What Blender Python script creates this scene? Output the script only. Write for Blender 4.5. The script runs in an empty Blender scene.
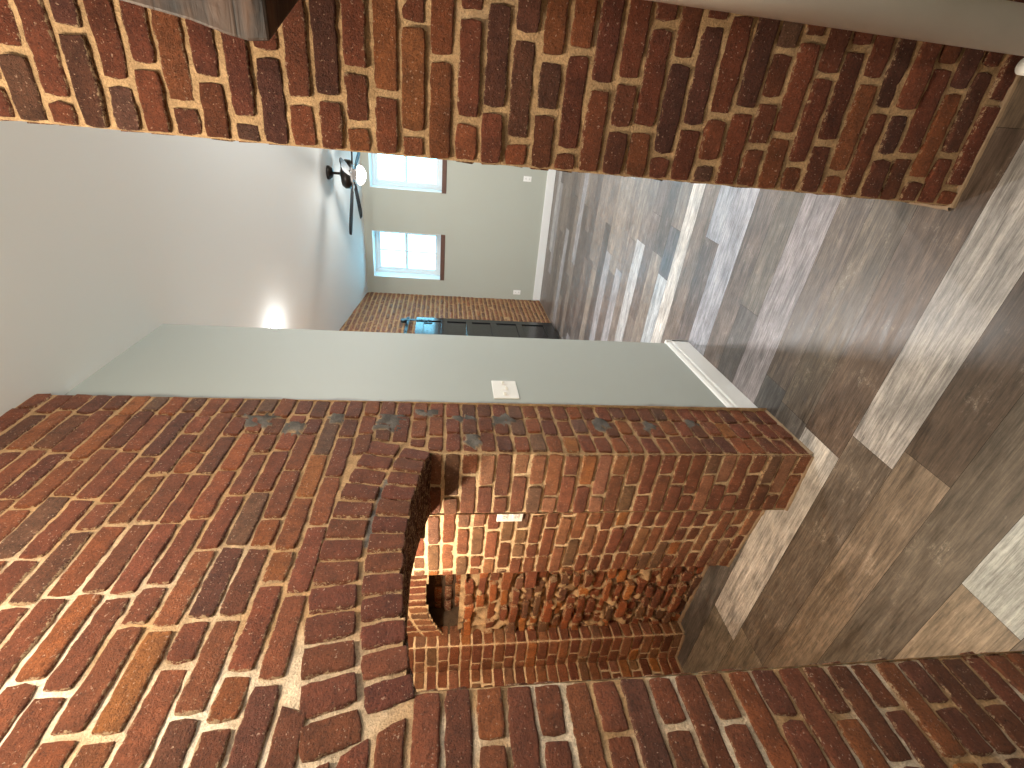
import bpy, bmesh, math, random
from mathutils import Vector, Matrix, noise
C = bpy.context.scene
col = C.collection
V = Vector

# ------------------------------------------------------------------ colour
def lin(c):
    out = []
    for v in c:
        v = v / 255.0
        out.append(v / 12.92 if v <= 0.04045 else ((v + 0.055) / 1.055) ** 2.4)
    return tuple(out)

# ------------------------------------------------------------------ materials
def new_mat(name):
    m = bpy.data.materials.new(name); m.use_nodes = True
    nt = m.node_tree
    return m, nt, nt.nodes['Principled BSDF']

def node(nt, kind, **kw):
    n = nt.nodes.new(kind)
    for k, v in kw.items():
        if k in n.inputs: n.inputs[k].default_value = v
        else: setattr(n, k, v)
    return n

def simple(name, rgb, rough=0.5, metal=0.0, bump=0.0, bscale=80, var=0.0, vscale=6):
    m, nt, b = new_mat(name)
    L = nt.links.new
    c = lin(rgb) + (1,)
    b.inputs['Base Color'].default_value = c
    b.inputs['Roughness'].default_value = rough
    b.inputs['Metallic'].default_value = metal
    tc = node(nt, 'ShaderNodeTexCoord')
    if var > 0:
        n = node(nt, 'ShaderNodeTexNoise', Scale=vscale, Detail=5.0)
        L(tc.outputs['Object'], n.inputs['Vector'])
        mx = node(nt, 'ShaderNodeMix', data_type='RGBA')
        mx.inputs[6].default_value = tuple(x * (1 - var) for x in c[:3]) + (1,)
        mx.inputs[7].default_value = tuple(min(1, x * (1 + var)) for x in c[:3]) + (1,)
        L(n.outputs['Fac'], mx.inputs[0]); L(mx.outputs[2], b.inputs['Base Color'])
    if bump > 0:
        n = node(nt, 'ShaderNodeTexNoise', Scale=bscale, Detail=4.0)
        L(tc.outputs['Object'], n.inputs['Vector'])
        bp = node(nt, 'ShaderNodeBump', Strength=bump, Distance=0.002)
        L(n.outputs['Fac'], bp.inputs['Height']); L(bp.outputs['Normal'], b.inputs['Normal'])
    return m

def emis(name, rgb, strength):
    m, nt, b = new_mat(name)
    b.inputs['Base Color'].default_value = (0.9, 0.9, 0.88, 1)
    b.inputs['Emission Color'].default_value = tuple(rgb) + (1,)
    b.inputs['Emission Strength'].default_value = strength
    return m

def brick_material():
    m, nt, b = new_mat('old_brick'); L = nt.links.new
    b.inputs['Roughness'].default_value = 0.68
    b.inputs['Specular IOR Level'].default_value = 0.4
    tc = node(nt, 'ShaderNodeTexCoord')
    at = node(nt, 'ShaderNodeAttribute', attribute_name='tint')
    n1 = node(nt, 'ShaderNodeTexNoise', Scale=22.0, Detail=7.0, Roughness=0.65)
    n2 = node(nt, 'ShaderNodeTexNoise', Scale=140.0, Detail=4.0)
    n3 = node(nt, 'ShaderNodeTexNoise', Scale=75.0, Detail=8.0, Roughness=0.8)
    for n in (n1, n2, n3): L(tc.outputs['Object'], n.inputs['Vector'])
    r1 = node(nt, 'ShaderNodeMapRange'); r1.inputs['From Min'].default_value = 0.3; r1.inputs['From Max'].default_value = 0.7
    r1.inputs['To Min'].default_value = 0.62; r1.inputs['To Max'].default_value = 1.3
    L(n1.outputs['Fac'], r1.inputs['Value'])
    r2 = node(nt, 'ShaderNodeMapRange'); r2.inputs['From Min'].default_value = 0.3; r2.inputs['From Max'].default_value = 0.7
    r2.inputs['To Min'].default_value = 0.78; r2.inputs['To Max'].default_value = 1.2
    L(n2.outputs['Fac'], r2.inputs['Value'])
    mu = node(nt, 'ShaderNodeMath', operation='MULTIPLY'); L(r1.outputs[0], mu.inputs[0]); L(r2.outputs[0], mu.inputs[1])
    sc = node(nt, 'ShaderNodeVectorMath', operation='SCALE'); L(at.outputs['Color'], sc.inputs[0]); L(mu.outputs[0], sc.inputs['Scale'])
    # salt bloom and mortar smears, amount carried by the alpha of the tint
    ad = node(nt, 'ShaderNodeMath', operation='ADD'); L(n3.outputs['Fac'], ad.inputs[0]); L(at.outputs['Alpha'], ad.inputs[1])
    rr = node(nt, 'ShaderNodeMapRange'); rr.inputs['From Min'].default_value = 0.70; rr.inputs['From Max'].default_value = 0.76
    L(ad.outputs[0], rr.inputs['Value'])
    mx = node(nt, 'ShaderNodeMix', data_type='RGBA'); L(rr.outputs[0], mx.inputs[0]); L(sc.outputs[0], mx.inputs[6])
    mx.inputs[7].default_value = lin((196, 164, 128)) + (1,)
    n4 = node(nt, 'ShaderNodeTexNoise', Scale=230.0, Detail=3.0, Roughness=0.7); L(tc.outputs['Object'], n4.inputs['Vector'])
    pit = node(nt, 'ShaderNodeMapRange'); pit.inputs['From Min'].default_value = .34; pit.inputs['From Max'].default_value = .44
    pit.inputs['To Min'].default_value = .45; pit.inputs['To Max'].default_value = 1.0; L(n4.outputs['Fac'], pit.inputs['Value'])
    pm = node(nt, 'ShaderNodeVectorMath', operation='SCALE'); L(mx.outputs[2], pm.inputs[0]); L(pit.outputs[0], pm.inputs['Scale'])
    n5 = node(nt, 'ShaderNodeTexNoise', Scale=165.0, Detail=2.0); L(tc.outputs['Object'], n5.inputs['Vector'])
    fl = node(nt, 'ShaderNodeMapRange'); fl.inputs['From Min'].default_value = .66; fl.inputs['From Max'].default_value = .72
    fl.inputs['To Max'].default_value = .75; L(n5.outputs['Fac'], fl.inputs['Value'])
    m2 = node(nt, 'ShaderNodeMix', data_type='RGBA'); L(fl.outputs[0], m2.inputs[0]); L(pm.outputs[0], m2.inputs[6])
    m2.inputs[7].default_value = lin((200, 165, 140)) + (1,)
    L(m2.outputs[2], b.inputs['Base Color'])
    h = node(nt, 'ShaderNodeMath', operation='MULTIPLY_ADD'); h.inputs[1].default_value = 0.5
    L(n4.outputs['Fac'], h.inputs[0]); L(n3.outputs['Fac'], h.inputs[2])
    bp = node(nt, 'ShaderNodeBump', Strength=1.0, Distance=0.014)
    L(h.outputs[0], bp.inputs['Height']); L(bp.outputs['Normal'], b.inputs['Normal'])
    return m

def mortar_material():
    m, nt, b = new_mat('sandy_mortar'); L = nt.links.new
    b.inputs['Roughness'].default_value = 0.95
    b.inputs['Specular IOR Level'].default_value = 0.15
    tc = node(nt, 'ShaderNodeTexCoord')
    at = node(nt, 'ShaderNodeAttribute', attribute_name='tint')
    n2 = node(nt, 'ShaderNodeTexNoise', Scale=180.0, Detail=4.0, Roughness=0.7)
    n3 = node(nt, 'ShaderNodeTexNoise', Scale=30.0, Detail=6.0)
    for n in (n2, n3): L(tc.outputs['Object'], n.inputs['Vector'])
    r2 = node(nt, 'ShaderNodeMapRange'); r2.inputs['From Min'].default_value = 0.3; r2.inputs['From Max'].default_value = 0.7
    r2.inputs['To Min'].default_value = 0.65; r2.inputs['To Max'].default_value = 1.2
    L(n2.outputs['Fac'], r2.inputs['Value'])
    r3 = node(nt, 'ShaderNodeMapRange'); r3.inputs['From Min'].default_value = 0.3; r3.inputs['From Max'].default_value = 0.7
    r3.inputs['To Min'].default_value = 0.75; r3.inputs['To Max'].default_value = 1.15
    L(n3.outputs['Fac'], r3.inputs['Value'])
    mu = node(nt, 'ShaderNodeMath', operation='MULTIPLY'); L(r2.outputs[0], mu.inputs[0]); L(r3.outputs[0], mu.inputs[1])
    sc = node(nt, 'ShaderNodeVectorMath', operation='SCALE'); L(at.outputs['Color'], sc.inputs[0]); L(mu.outputs[0], sc.inputs['Scale'])
    L(sc.outputs[0], b.inputs['Base Color'])
    bp = node(nt, 'ShaderNodeBump', Strength=1.0, Distance=0.006)
    L(n2.outputs['Fac'], bp.inputs['Height']); L(bp.outputs['Normal'], b.inputs['Normal'])
    return m

def floor_material():
    m, nt, b = new_mat('weathered_plank'); L = nt.links.new
    tc = node(nt, 'ShaderNodeTexCoord')
    at = node(nt, 'ShaderNodeAttribute', attribute_name='tint')
    of = node(nt, 'ShaderNodeAttribute', attribute_name='shift')
    va = node(nt, 'ShaderNodeVectorMath', operation='ADD'); L(tc.outputs['Object'], va.inputs[0]); L(of.outputs['Vector'], va.inputs[1])
    def tex(sx, sy, detail, rough, dist=0.0):
        mp = node(nt, 'ShaderNodeMapping'); mp.inputs['Scale'].default_value = (sx, sy, 1)
        L(va.outputs[0], mp.inputs['Vector'])
        n = node(nt, 'ShaderNodeTexNoise', Scale=1.0, Detail=detail, Roughness=rough, Distortion=dist)
        L(mp.outputs[0], n.inputs['Vector']); return n
    g1 = tex(150, 9.0, 7.0, 0.75, 0.3)      # fine grain
    g2 = tex(20, 2.2, 5.0, 0.6, 1.2)      # broad streaks
    g3 = tex(11, 7, 8.0, 0.75)            # worn paint blotches
    g4 = tex(120, 45, 5.0, 0.85)            # specks
    def rng(n, a, c, lo, hi):
        r = node(nt, 'ShaderNodeMapRange'); r.inputs['From Min'].default_value = a; r.inputs['From Max'].default_value = c
        r.inputs['To Min'].default_value = lo; r.inputs['To Max'].default_value = hi
        L(n.outputs['Fac'], r.inputs['Value']); return r
    def mul(a, c):
        n = node(nt, 'ShaderNodeMath', operation='MULTIPLY'); L(a, n.inputs[0]); L(c, n.inputs[1]); return n.outputs[0]
    f = mul(rng(g1, .32, .68, .42, 1.5).outputs[0], rng(g2, .3, .7, .62, 1.38).outputs[0])
    f = mul(f, rng(g3, .3, .7, .68, 1.30).outputs[0])
    sc = node(nt, 'ShaderNodeVectorMath', operation='SCALE'); f2 = node(nt, 'ShaderNodeMath', operation='MULTIPLY'); L(f, f2.inputs[0]); f2.inputs[1].default_value = .68
    L(at.outputs['Color'], sc.inputs[0]); L(f2.outputs[0], sc.inputs['Scale'])
    wm = mul(rng(g3, .56, .66, 0, .6).outputs[0], rng(g4, .5, .6, 0, .6).outputs[0])
    mx = node(nt, 'ShaderNodeMix', data_type='RGBA'); L(wm, mx.inputs[0]); L(sc.outputs[0], mx.inputs[6])
    mx.inputs[7].default_value = lin((190, 180, 165)) + (1,)
    L(mx.outputs[2], b.inputs['Base Color'])
    L(rng(g2, .3, .7, .30, .48).outputs[0], b.inputs['Roughness'])
    bp = node(nt, 'ShaderNodeBump', Strength=0.25, Distance=0.002)
    L(g1.outputs['Fac'], bp.inputs['Height']); L(bp.outputs['Normal'], b.inputs['Normal'])
    return m

def wood_beam_material():
    m, nt, b = new_mat('hewn_wood'); L = nt.links.new
    b.inputs['Roughness'].default_value = 0.5
    tc = node(nt, 'ShaderNodeTexCoord')
    mp = node(nt, 'ShaderNodeMapping'); mp.inputs['Scale'].default_value = (30, 3.5, 30); L(tc.outputs['Object'], mp.inputs['Vector'])
    n = node(nt, 'ShaderNodeTexNoise', Scale=1.0, Detail=7.0, Distortion=1.5); L(mp.outputs[0], n.inputs['Vector'])
    n2 = node(nt, 'ShaderNodeTexNoise', Scale=9.0, Detail=5.0); L(tc.outputs['Object'], n2.inputs['Vector'])
    cr = node(nt, 'ShaderNodeValToRGB'); L(n.outputs['Fac'], cr.inputs[0])
    cr.color_ramp.elements[0].position = .3; cr.color_ramp.elements[0].color = lin((34, 22, 14)) + (1,)
    cr.color_ramp.elements[1].position = .7; cr.color_ramp.elements[1].color = lin((82, 56, 37)) + (1,)
    c2 = node(nt, 'ShaderNodeValToRGB'); L(n2.outputs['Fac'], c2.inputs[0])
    c2.color_ramp.elements[0].position = .36; c2.color_ramp.elements[0].color = (.10, .10, .10, 1)
    c2.color_ramp.elements[1].position = .5; c2.color_ramp.elements[1].color = (1, 1, 1, 1)
    mx = node(nt, 'ShaderNodeMix', data_type='RGBA', blend_type='MULTIPLY'); mx.inputs[0].default_value = 1
    L(cr.outputs[0], mx.inputs[6]); L(c2.outputs[0], mx.inputs[7]); L(mx.outputs[2], b.inputs['Base Color'])
    bp = node(nt, 'ShaderNodeBump', Strength=0.5, Distance=0.006); L(n.outputs['Fac'], bp.inputs['Height']); L(bp.outputs['Normal'], b.inputs['Normal'])
    return m

def paint_material():
    """sage paint; the patched strip beside the brick is a slightly darker coat"""
    m, nt, b = new_mat('sage_paint'); L = nt.links.new
    b.inputs['Roughness'].default_value = 0.55
    tc = node(nt, 'ShaderNodeTexCoord')
    sp = node(nt, 'ShaderNodeSeparateXYZ'); L(tc.outputs['Object'], sp.inputs[0])
    n = node(nt, 'ShaderNodeTexNoise', Scale=7.0, Detail=3.0); L(tc.outputs['Object'], n.inputs['Vector'])
    ma = node(nt, 'ShaderNodeMath', operation='MULTIPLY_ADD'); ma.inputs[1].default_value = 0.07
    L(n.outputs['Fac'], ma.inputs[0]); L(sp.outputs['X'], ma.inputs[2])
    r = node(nt, 'ShaderNodeMapRange'); r.inputs['From Min'].default_value = 1.86; r.inputs['From Max'].default_value = 1.875
    L(ma.outputs[0], r.inputs['Value'])
    mx = node(nt, 'ShaderNodeMix', data_type='RGBA'); L(r.outputs[0], mx.inputs[0])
    mx.inputs[6].default_value = lin((138, 140, 136)) + (1,); mx.inputs[7].default_value = lin((164, 170, 166)) + (1,)
    L(mx.outputs[2], b.inputs['Base Color'])
    return m

BRICK = brick_material(); MORTAR = mortar_material(); FLOOR = floor_material()
SAGE = simple('sage_wall_paint', (172, 175, 165), 0.6, bump=0.15, bscale=220)
SAGE_P = paint_material()
CEIL = simple('ceiling_paint', (226, 229, 228), 0.8, bump=0.15, bscale=160)
WHITE = simple('white_trim_paint', (226, 228, 228), 0.35)
PLASTIC = simple('white_plastic', (235, 235, 232), 0.35)
SLOT = simple('dark_slot', (30, 30, 30), 0.6)
PVC = simple('off_white_pipe', (245, 240, 230), 0.5, var=0.06, vscale=10)
PVCW = simple('white_fitting', (232, 232, 228), 0.35)
BLACK = simple('black_gloss_paint', (30, 31, 33), 0.16)
IRON = simple('black_iron', (22, 22, 23), 0.4, metal=0.3)
BRONZE = simple('dark_bronze_metal', (38, 33, 30), 0.35, metal=0.6)
BLADE = simple('dark_fan_blade', (30, 29, 32), 0.6)
WOOD = wood_beam_material()
SILL = simple('brown_sill', (92, 62, 50), 0.6, var=0.3, vscale=20)
VINYL = simple('white_vinyl', (225, 232, 235), 0.35)
BLADE.node_tree.nodes['Principled BSDF'].inputs['Specular IOR Level'].default_value = .1
GLOBE = emis('lit_globe', (1.0, 0.95, 0.88), 9.0)
LENS = emis('lit_lens', (1.0, 0.97, 0.92), 40.0)
def glass_mat():
    m, nt, b = new_mat('window_glass')
    b.inputs['Base Color'].default_value = (0.93, 0.98, 1, 1); b.inputs['Roughness'].default_value = 0.0
    b.inputs['Transmission Weight'].default_value = 1.0; b.inputs['IOR'].default_value = 1.02
    return m
GLASS = glass_mat()

# ------------------------------------------------------------------ objects
def link(o, parent=None):
    col.objects.link(o)
    if parent is not None: o.parent = parent
    return o
def tag(o, label=None, cat=None, group=None, kind=None):
    if label: o['label'] = label
    if cat: o['category'] = cat
    if group: o['group'] = group
    if kind: o['kind'] = kind
    return o
def empty(name, loc, label, cat, group=None, kind=None):
    o = bpy.data.objects.new(name, None); o.empty_display_size = 0.05
    o.location = loc; link(o); return tag(o, label, cat, group, kind)
def bm_obj(name, bm, mat, parent=None, smooth=False, bevel=0.0, world=True):
    me = bpy.data.meshes.new(name)
    if parent is not None and world:
        bmesh.ops.translate(bm, verts=bm.verts, vec=-parent_loc(parent))
    bmesh.ops.recalc_face_normals(bm, faces=bm.faces)
    bm.to_mesh(me); bm.free(); me.materials.append(mat)
    if smooth:
        for p in me.polygons: p.use_smooth = True
    o = bpy.data.objects.new(name, me); link(o, parent)
    if bevel > 0:
        mo = o.modifiers.new('bevel', 'BEVEL'); mo.width = bevel; mo.segments = 2; mo.limit_method = 'ANGLE'
    return o
def parent_loc(p):
    v = V((0, 0, 0))
    while p is not None: v += p.location; p = p.parent
    return v
def box(bm, lo, hi):
    lo = V(lo); hi = V(hi)
    r = bmesh.ops.create_cube(bm, size=1)
    for v in r['verts']:
        v.co = V([lo[i] + (v.co[i] + .5) * (hi[i] - lo[i]) for i in range(3)])
    return r['verts']
def cyl(bm, a, b_, r1, r2=None, n=24, caps=True):
    a = V(a); b_ = V(b_); d = b_ - a
    r2 = r1 if r2 is None else r2
    q = d.to_track_quat('Z', 'Y').to_matrix().to_4x4()
    bmesh.ops.create_cone(bm, cap_ends=caps, segments=n, radius1=r1, radius2=r2, depth=d.length,
                          matrix=Matrix.Translation((a + b_) / 2) @ q)
def lathe(bm, c, prof, n=32):
    rings = []
    for r, z in prof:
        if r < 1e-5: rings.append([bm.verts.new((c[0], c[1], c[2] + z))])
        else: rings.append([bm.verts.new((c[0] + r * math.cos(2 * math.pi * k / n), c[1] + r * math.sin(2 * math.pi * k / n), c[2] + z)) for k in range(n)])
    for a, b_ in zip(rings, rings[1:]):
        for k in range(n):
            k2 = (k + 1) % n
            if len(a) == 1 and len(b_) == 1: continue
            if len(a) == 1: bm.faces.new((a[0], b_[k], b_[k2]))
            elif len(b_) == 1: bm.faces.new((a[k], b_[0], a[k2]))
            else: bm.faces.new((a[k], b_[k], b_[k2], a[k2]))

# ------------------------------------------------------------------ masonry
class Masonry:
    """bricks and mortar gathered into one mesh"""
    def __init__(s): s.v = []; s.f = []; s.m = []; s.c = []
    def add(s, verts, faces, mi, colr):
        b = len(s.v); s.v += verts
        s.f += [tuple(i + b for i in f) for f in faces]; s.m += [mi] * len(faces)
        s.c += colr if isinstance(colr, list) else [colr] * len(verts)
    def build(s, name, parent=None):
        me = bpy.data.meshes.new(name)
        me.from_pydata([tuple(v) for v in s.v], [], s.f)
        me.materials.append(BRICK); me.materials.append(MORTAR)
        me.polygons.foreach_set('material_index', s.m)
        me.polygons.foreach_set('use_smooth', [True] * len(s.f))
        a = me.color_attributes.new('tint', 'FLOAT_COLOR', 'POINT')
        flat = []
        for c in s.c: flat += list(c)
        a.data.foreach_set('color', flat)
        o = bpy.data.objects.new(name, me); link(o, parent); return o

def ticks(L, fine):
    e = [0, .0018, .0050, .0085] if fine else [0, .0035]
    if L < .03: e = [0, .002]
    mid = L - 2 * e[-1]
    n = max(1, int(round(mid / (.017 if fine else .05))))
    return e + [e[-1] + mid * k / n for k in range(1, n)] + [L - x for x in reversed(e)]

def patch(M, P, N, prot, colr, fine=True, rough=1.0, skirt=.02):
    """one brick face: P = corners (00,10,11,01), bulging along N"""
    P = [V(p) for p in P]; N = V(N).normalized()
    L = ((P[1] - P[0]).length + (P[2] - P[3]).length) / 2; H = ((P[3] - P[0]).length + (P[2] - P[1]).length) / 2
    tu = ticks(L, fine); tv = ticks(H, fine)
    seed = V((random.random() * 50, random.random() * 50, random.random() * 50))
    nu, nv = len(tu), len(tv); vs = []; cl_ = []
    U = (P[1] - P[0]).normalized(); W = (P[3] - P[0]).normalized()
    tilt = (random.uniform(-.002, .002) * rough, random.uniform(-.002, .002) * rough)
    for j in range(nv):
        for i in range(nu):
            a = tu[i] / L; b = tv[j] / H
            p = (P[0] * (1 - a) + P[1] * a) * (1 - b) + (P[3] * (1 - a) + P[2] * a) * b
            ring = min(i, nu - 1 - i, j, nv - 1 - j)
            nz = noise.noise_vector(p * 26 + seed)
            jx = noise.noise_vector(p * 60 + seed)
            du = nz.x * .0036 + jx.x * .0030; dv = nz.y * .0026 + jx.y * .0028
            if ring >= 2: du *= .4; dv *= .4
            # knock the corners off
            ca = min(tu[i], L - tu[i]); cb = min(tv[j], H - tv[j])
            if ring <= 1 and ca + cb < .02:
                k = (.02 - ca - cb) * .16
                du += k if a < .5 else -k; dv += k if b < .5 else -k
            z = prot + nz.z * .0028 * rough + jx.z * .0012 + tilt[0] * (2 * a - 1) + tilt[1] * (2 * b - 1)
            if ring == 0: z = -skirt
            elif ring == 1: z -= .0022
            elif ring == 2: z -= .0004
            vs.append(p + U * du + W * dv + N * z)
            cl_.append((colr[0], colr[1], colr[2], colr[3] + (.21, .19, .10, .02)[min(ring, 3)]))
    fs = []
    flip = U.cross(W).dot(N) < 0
    for j in range(nv - 1):
        for i in range(nu - 1):
            q = (j * nu + i, j * nu + i + 1, (j + 1) * nu + i + 1, (j + 1) * nu + i)
            fs.append(q[::-1] if flip else q)
    M.add(vs, fs, 0, cl_)

TAN = lin((192, 156, 116)); GREY = lin((122, 116, 110)); PALE = lin((240, 228, 208))
def sheet(M, O, S, T, N, s0, s1, t0, t1, step=.02, skip=None, colf=None, depth=0.0, amp=.0022):
    """mortar bed behind the bricks"""
    O, S, T, N = V(O), V(S), V(T), V(N)
    nu = max(1, int(math.ceil((s1 - s0) / step))); nv = max(1, int(math.ceil((t1 - t0) / step)))
    vs = []; cs = []
    for j in range(nv + 1):
        for i in range(nu + 1):
            s = s0 + (s1 - s0) * i / nu; t = t0 + (t1 - t0) * j / nv
            p = O + S * s + T * t
            n = noise.noise(p * 30) * amp + noise.noise(p * 90) * amp * .7
            edge = i in (0, nu) or j in (0, nv)
            vs.append(p + N * (depth + (0 if edge else n)))
            c = colf(s, t, p) if colf else TAN
            if len(c) == 4:
                vs[-1] = vs[-1] + N * c[3]
            cs.append(tuple(c[:3]) + (0,))
    fs = []
    flip = S.cross(T).dot(N) < 0
    for j in range(nv):
        for i in range(nu):
            if skip:
                s = s0 + (s1 - s0) * (i + .5) / nu; t = t0 + (t1 - t0) * (j + .5) / nv
                if skip(s, t): continue
            q = (j * (nu + 1) + i, j * (nu + 1) + i + 1, (j + 1) * (nu + 1) + i + 1, (j + 1) * (nu + 1) + i)
            fs.append(q[::-1] if flip else q)
    M.add(vs, fs, 1, cs)

PAL = [((156, 92, 62), 5), ((146, 84, 58), 6), ((134, 78, 55), 5), ((166, 98, 60), 3), ((124, 76, 58), 3),
       ((134, 96, 78), 1.0), ((78, 66, 60), .25), ((180, 114, 66), .6)]
def tint(pal=PAL, salt=0.0, gain=.72):
    c = random.choices([p[0] for p in pal], [p[1] for p in pal])[0]
    j = random.uniform(.84, 1.14) * gain
    c = lin(c)
    return (c[0] * j * 1.05, c[1] * j * random.uniform(.90, 1.04), c[2] * j * random.uniform(.74, .92), salt)

CH = 0.0645
def courses(M, O, S, T, N, s0, s1, t0, t1, joints=None, excl=None, pal=PAL, fine=True, gap=.0080, prot=.0075,
            salt=None, rough=1.0, drop=0.0, gain=.72, phase=0, pj=.0015, T0=0.0):
    O, S, T, N = V(O), V(S), V(T), V(N)
    k = 0; t = T0
    while t < t1 - .012:
        a = max(t, t0); b = min(t + CH, t1)
        if b - a > .02:
            js = joints(k) if joints else None
            if js is None:
                js = [s0]
                x = s0 - (.0 if (k + phase) % 2 else .105) + random.uniform(-.02, .02)
                while x < s1:
                    x += random.choices([.212, .105], [4, 1.5])[0] * random.uniform(.95, 1.05)
                    if x > s0 + .035 and x < s1 - .035: js.append(x)
                js.append(s1)
            segs = []
            for p, q in zip(js, js[1:]):
                segs.append((p, q, 0, 0))
            if excl:
                for ex in excl(a, b):
                    ea, eb, sa, sb = ex if len(ex) == 4 else (ex[0], ex[1], 0, 0)   # edges and their lean
                    ns = []
                    for (p, q, u, w_) in segs:
                        if eb <= p or ea >= q: ns.append((p, q, u, w_)); continue
                        if p < ea: ns.append((p, ea, u, sa))
                        if q > eb: ns.append((eb, q, sb, w_))
                    segs = ns
            dt = random.uniform(-.0015, .0015)
            for (p, q, lp, lq) in segs:
                if q - p < .035 or random.random() < drop: continue
                g = gap * random.uniform(.7, 1.3) / 2
                pl, ql = (p + g if p > s0 + 1e-4 else p + .001), (q - g if q < s1 - 1e-4 else q - .001)
                ta = a + gap * random.uniform(.4, .6) + dt; tb = b - gap * random.uniform(.4, .6) + dt
                w = lambda x: noise.noise(V((x * 1.7, t * .3, 3.1))) * .004
                cs = [O + S * x + T * (y + w(x)) for x, y in ((pl - lp * CH * .4, ta), (ql - lq * CH * .4, ta), (ql + lq * CH * .4, tb), (pl + lp * CH * .4, tb))]
                sl = salt((p + q) / 2, t) if salt else 0.0
                patch(M, cs, N, prot + random.gauss(0, pj), tint(pal, sl, gain), fine, rough)
        t += CH; k += 1

random.seed(11)
H_CEIL = 2.97
# ------------------------------------------------------------------ brick wall with the arch (left of the room)
Y0 = 1.077; XA, XB = 0.585, 1.41; XE = 1.742; AX, AZ, R1 = 0.98, 0.0, 1.588
TL = V((0, -0.0075, 1))
def fw(x, z): return V((x, Y0 - .0075 * z, z))
M = Masonry()
R3 = R1 + .228
def arch_ex(a, b):
    out = []
    zt = (a + b) / 2
    if zt < math.sqrt(R1 ** 2 - (XA - AX) ** 2): out.append((XA, XB))
    # arch rings sit in a wedge above the opening
    lim = R3 + .004
    if zt < lim:
        h = math.sqrt(max(0, lim ** 2 - zt ** 2))
        wl = .552 - (zt - 1.533) * .50; wr = AX + zt * math.tan(.278) + .004
        if zt > 1.53:
            lo, hi = max(AX - h, wl), min(AX + h, wr)
            sl = -.50 if wl > AX - h else .35; sr = .28 if wr < AX + h else -.35
            if zt < 1.80: out.append((lo, hi, sl, sr))
    return out
GREYS = [(1.665, 1.72, 1.50, 1.62), (1.55, 1.70, 1.63, 1.75), (1.60, 1.70, 1.86, 1.93), (1.52, 1.62, 1.98, 2.06), (1.60, 1.69, 1.20, 1.30),
         (1.47, 1.56, 1.33, 1.42), (1.62, 1.69, 1.36, 1.44), (1.58, 1.69, .80, .88), (1.60, 1.68, .40, .46), (1.56, 1.68, 2.10, 2.22), (1.58, 1.66, .60, .66)]
GREYS = [(a - .03, b - .03, c, d) for a, b, c, d in GREYS]
def in_grey(x, z):
    n = noise.noise(V((x * 28, z * 28, 7))) * .9 + noise.noise(V((x * 70, z * 70, 2))) * .4
    for a, b, c, d in GREYS:
        if ((x - (a + b) / 2) / (b - a)) ** 2 * 3.2 + ((z - (c + d) / 2) / (d - c)) ** 2 * 3.2 < .75 + n: return True
    return False
def wl_joints(k):
    z = (k + .5) * CH
    if z < 1.50:      # pier right of the opening: header columns
        js = [XB]
        if k % 3 == 1: js += [XB + .11, XE - .108]
        elif k % 3 == 2: js += [XB + .125, XE - .10]
        else: js += [XB + .105, XE - .112]
        return left_js(k) + js + [XE]
    js = [-1.6]; x = -1.6 + (.1 if k % 2 else 0)
    end = XE - (.105 if k % 2 else .13)
    while x < end - .12:
        x += random.choices([.212, .105], [4, 1.5])[0] * random.uniform(.96, 1.06)
        if x < end - .07: js.append(x)
    return js + [end, XE]
def left_js(k):
    js = [-1.6]; x = XA; acc = []
    x -= (.108 if k % 2 else .212) * random.uniform(.97, 1.04)
    while x > -1.5:
        acc.append(x); x -= random.choices([.212, .105], [4, 2])[0] * random.uniform(.97, 1.04)
    return js + acc[::-1] + [XA]
def wl_excl(a, b):
    e = arch_ex(a, b); zt = (a + b) / 2
    return e
def wl_salt(x, z):
    s = -.01
    if x < .95 and z > 1.7: s = .045 + .05 * noise.noise(V((x * 3, z * 3, 0)))
    if x > 1.3: s = -.03
    return s + random.uniform(-.03, .03)
courses(M, fw(0, 0), (1, 0, 0), TL, (0, -1, 0), -1.6, XE, 0, H_CEIL, joints=wl_joints, excl=wl_excl, salt=wl_salt)
# cut bricks filling the slivers between the courses and the outer ring
for (xa, xb) in ((.50, .60), (.61, .70), (.71, .79), (1.17, 1.24), (1.25, 1.34), (1.35, 1.44)):
    for k in (26, 27):
        zt = k * CH + CH - .005
        ca, cb = [math.sqrt((R3 + .008) ** 2 - (x - AX) ** 2) for x in (xa, xb)]
        ca = max(ca, k * CH + .005); cb = max(cb, k * CH + .005)
        inside = any(e[0] < (xa + xb) / 2 < e[1] for e in arch_ex(k * CH, k * CH + CH))
        if inside and min(zt - ca, zt - cb) > .022:
            patch(M, [fw(xa + .004, ca), fw(xb - .004, cb), fw(xb - .004, zt), fw(xa + .004, zt)], (0, -1, 0), .007, tint(), True)
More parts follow.
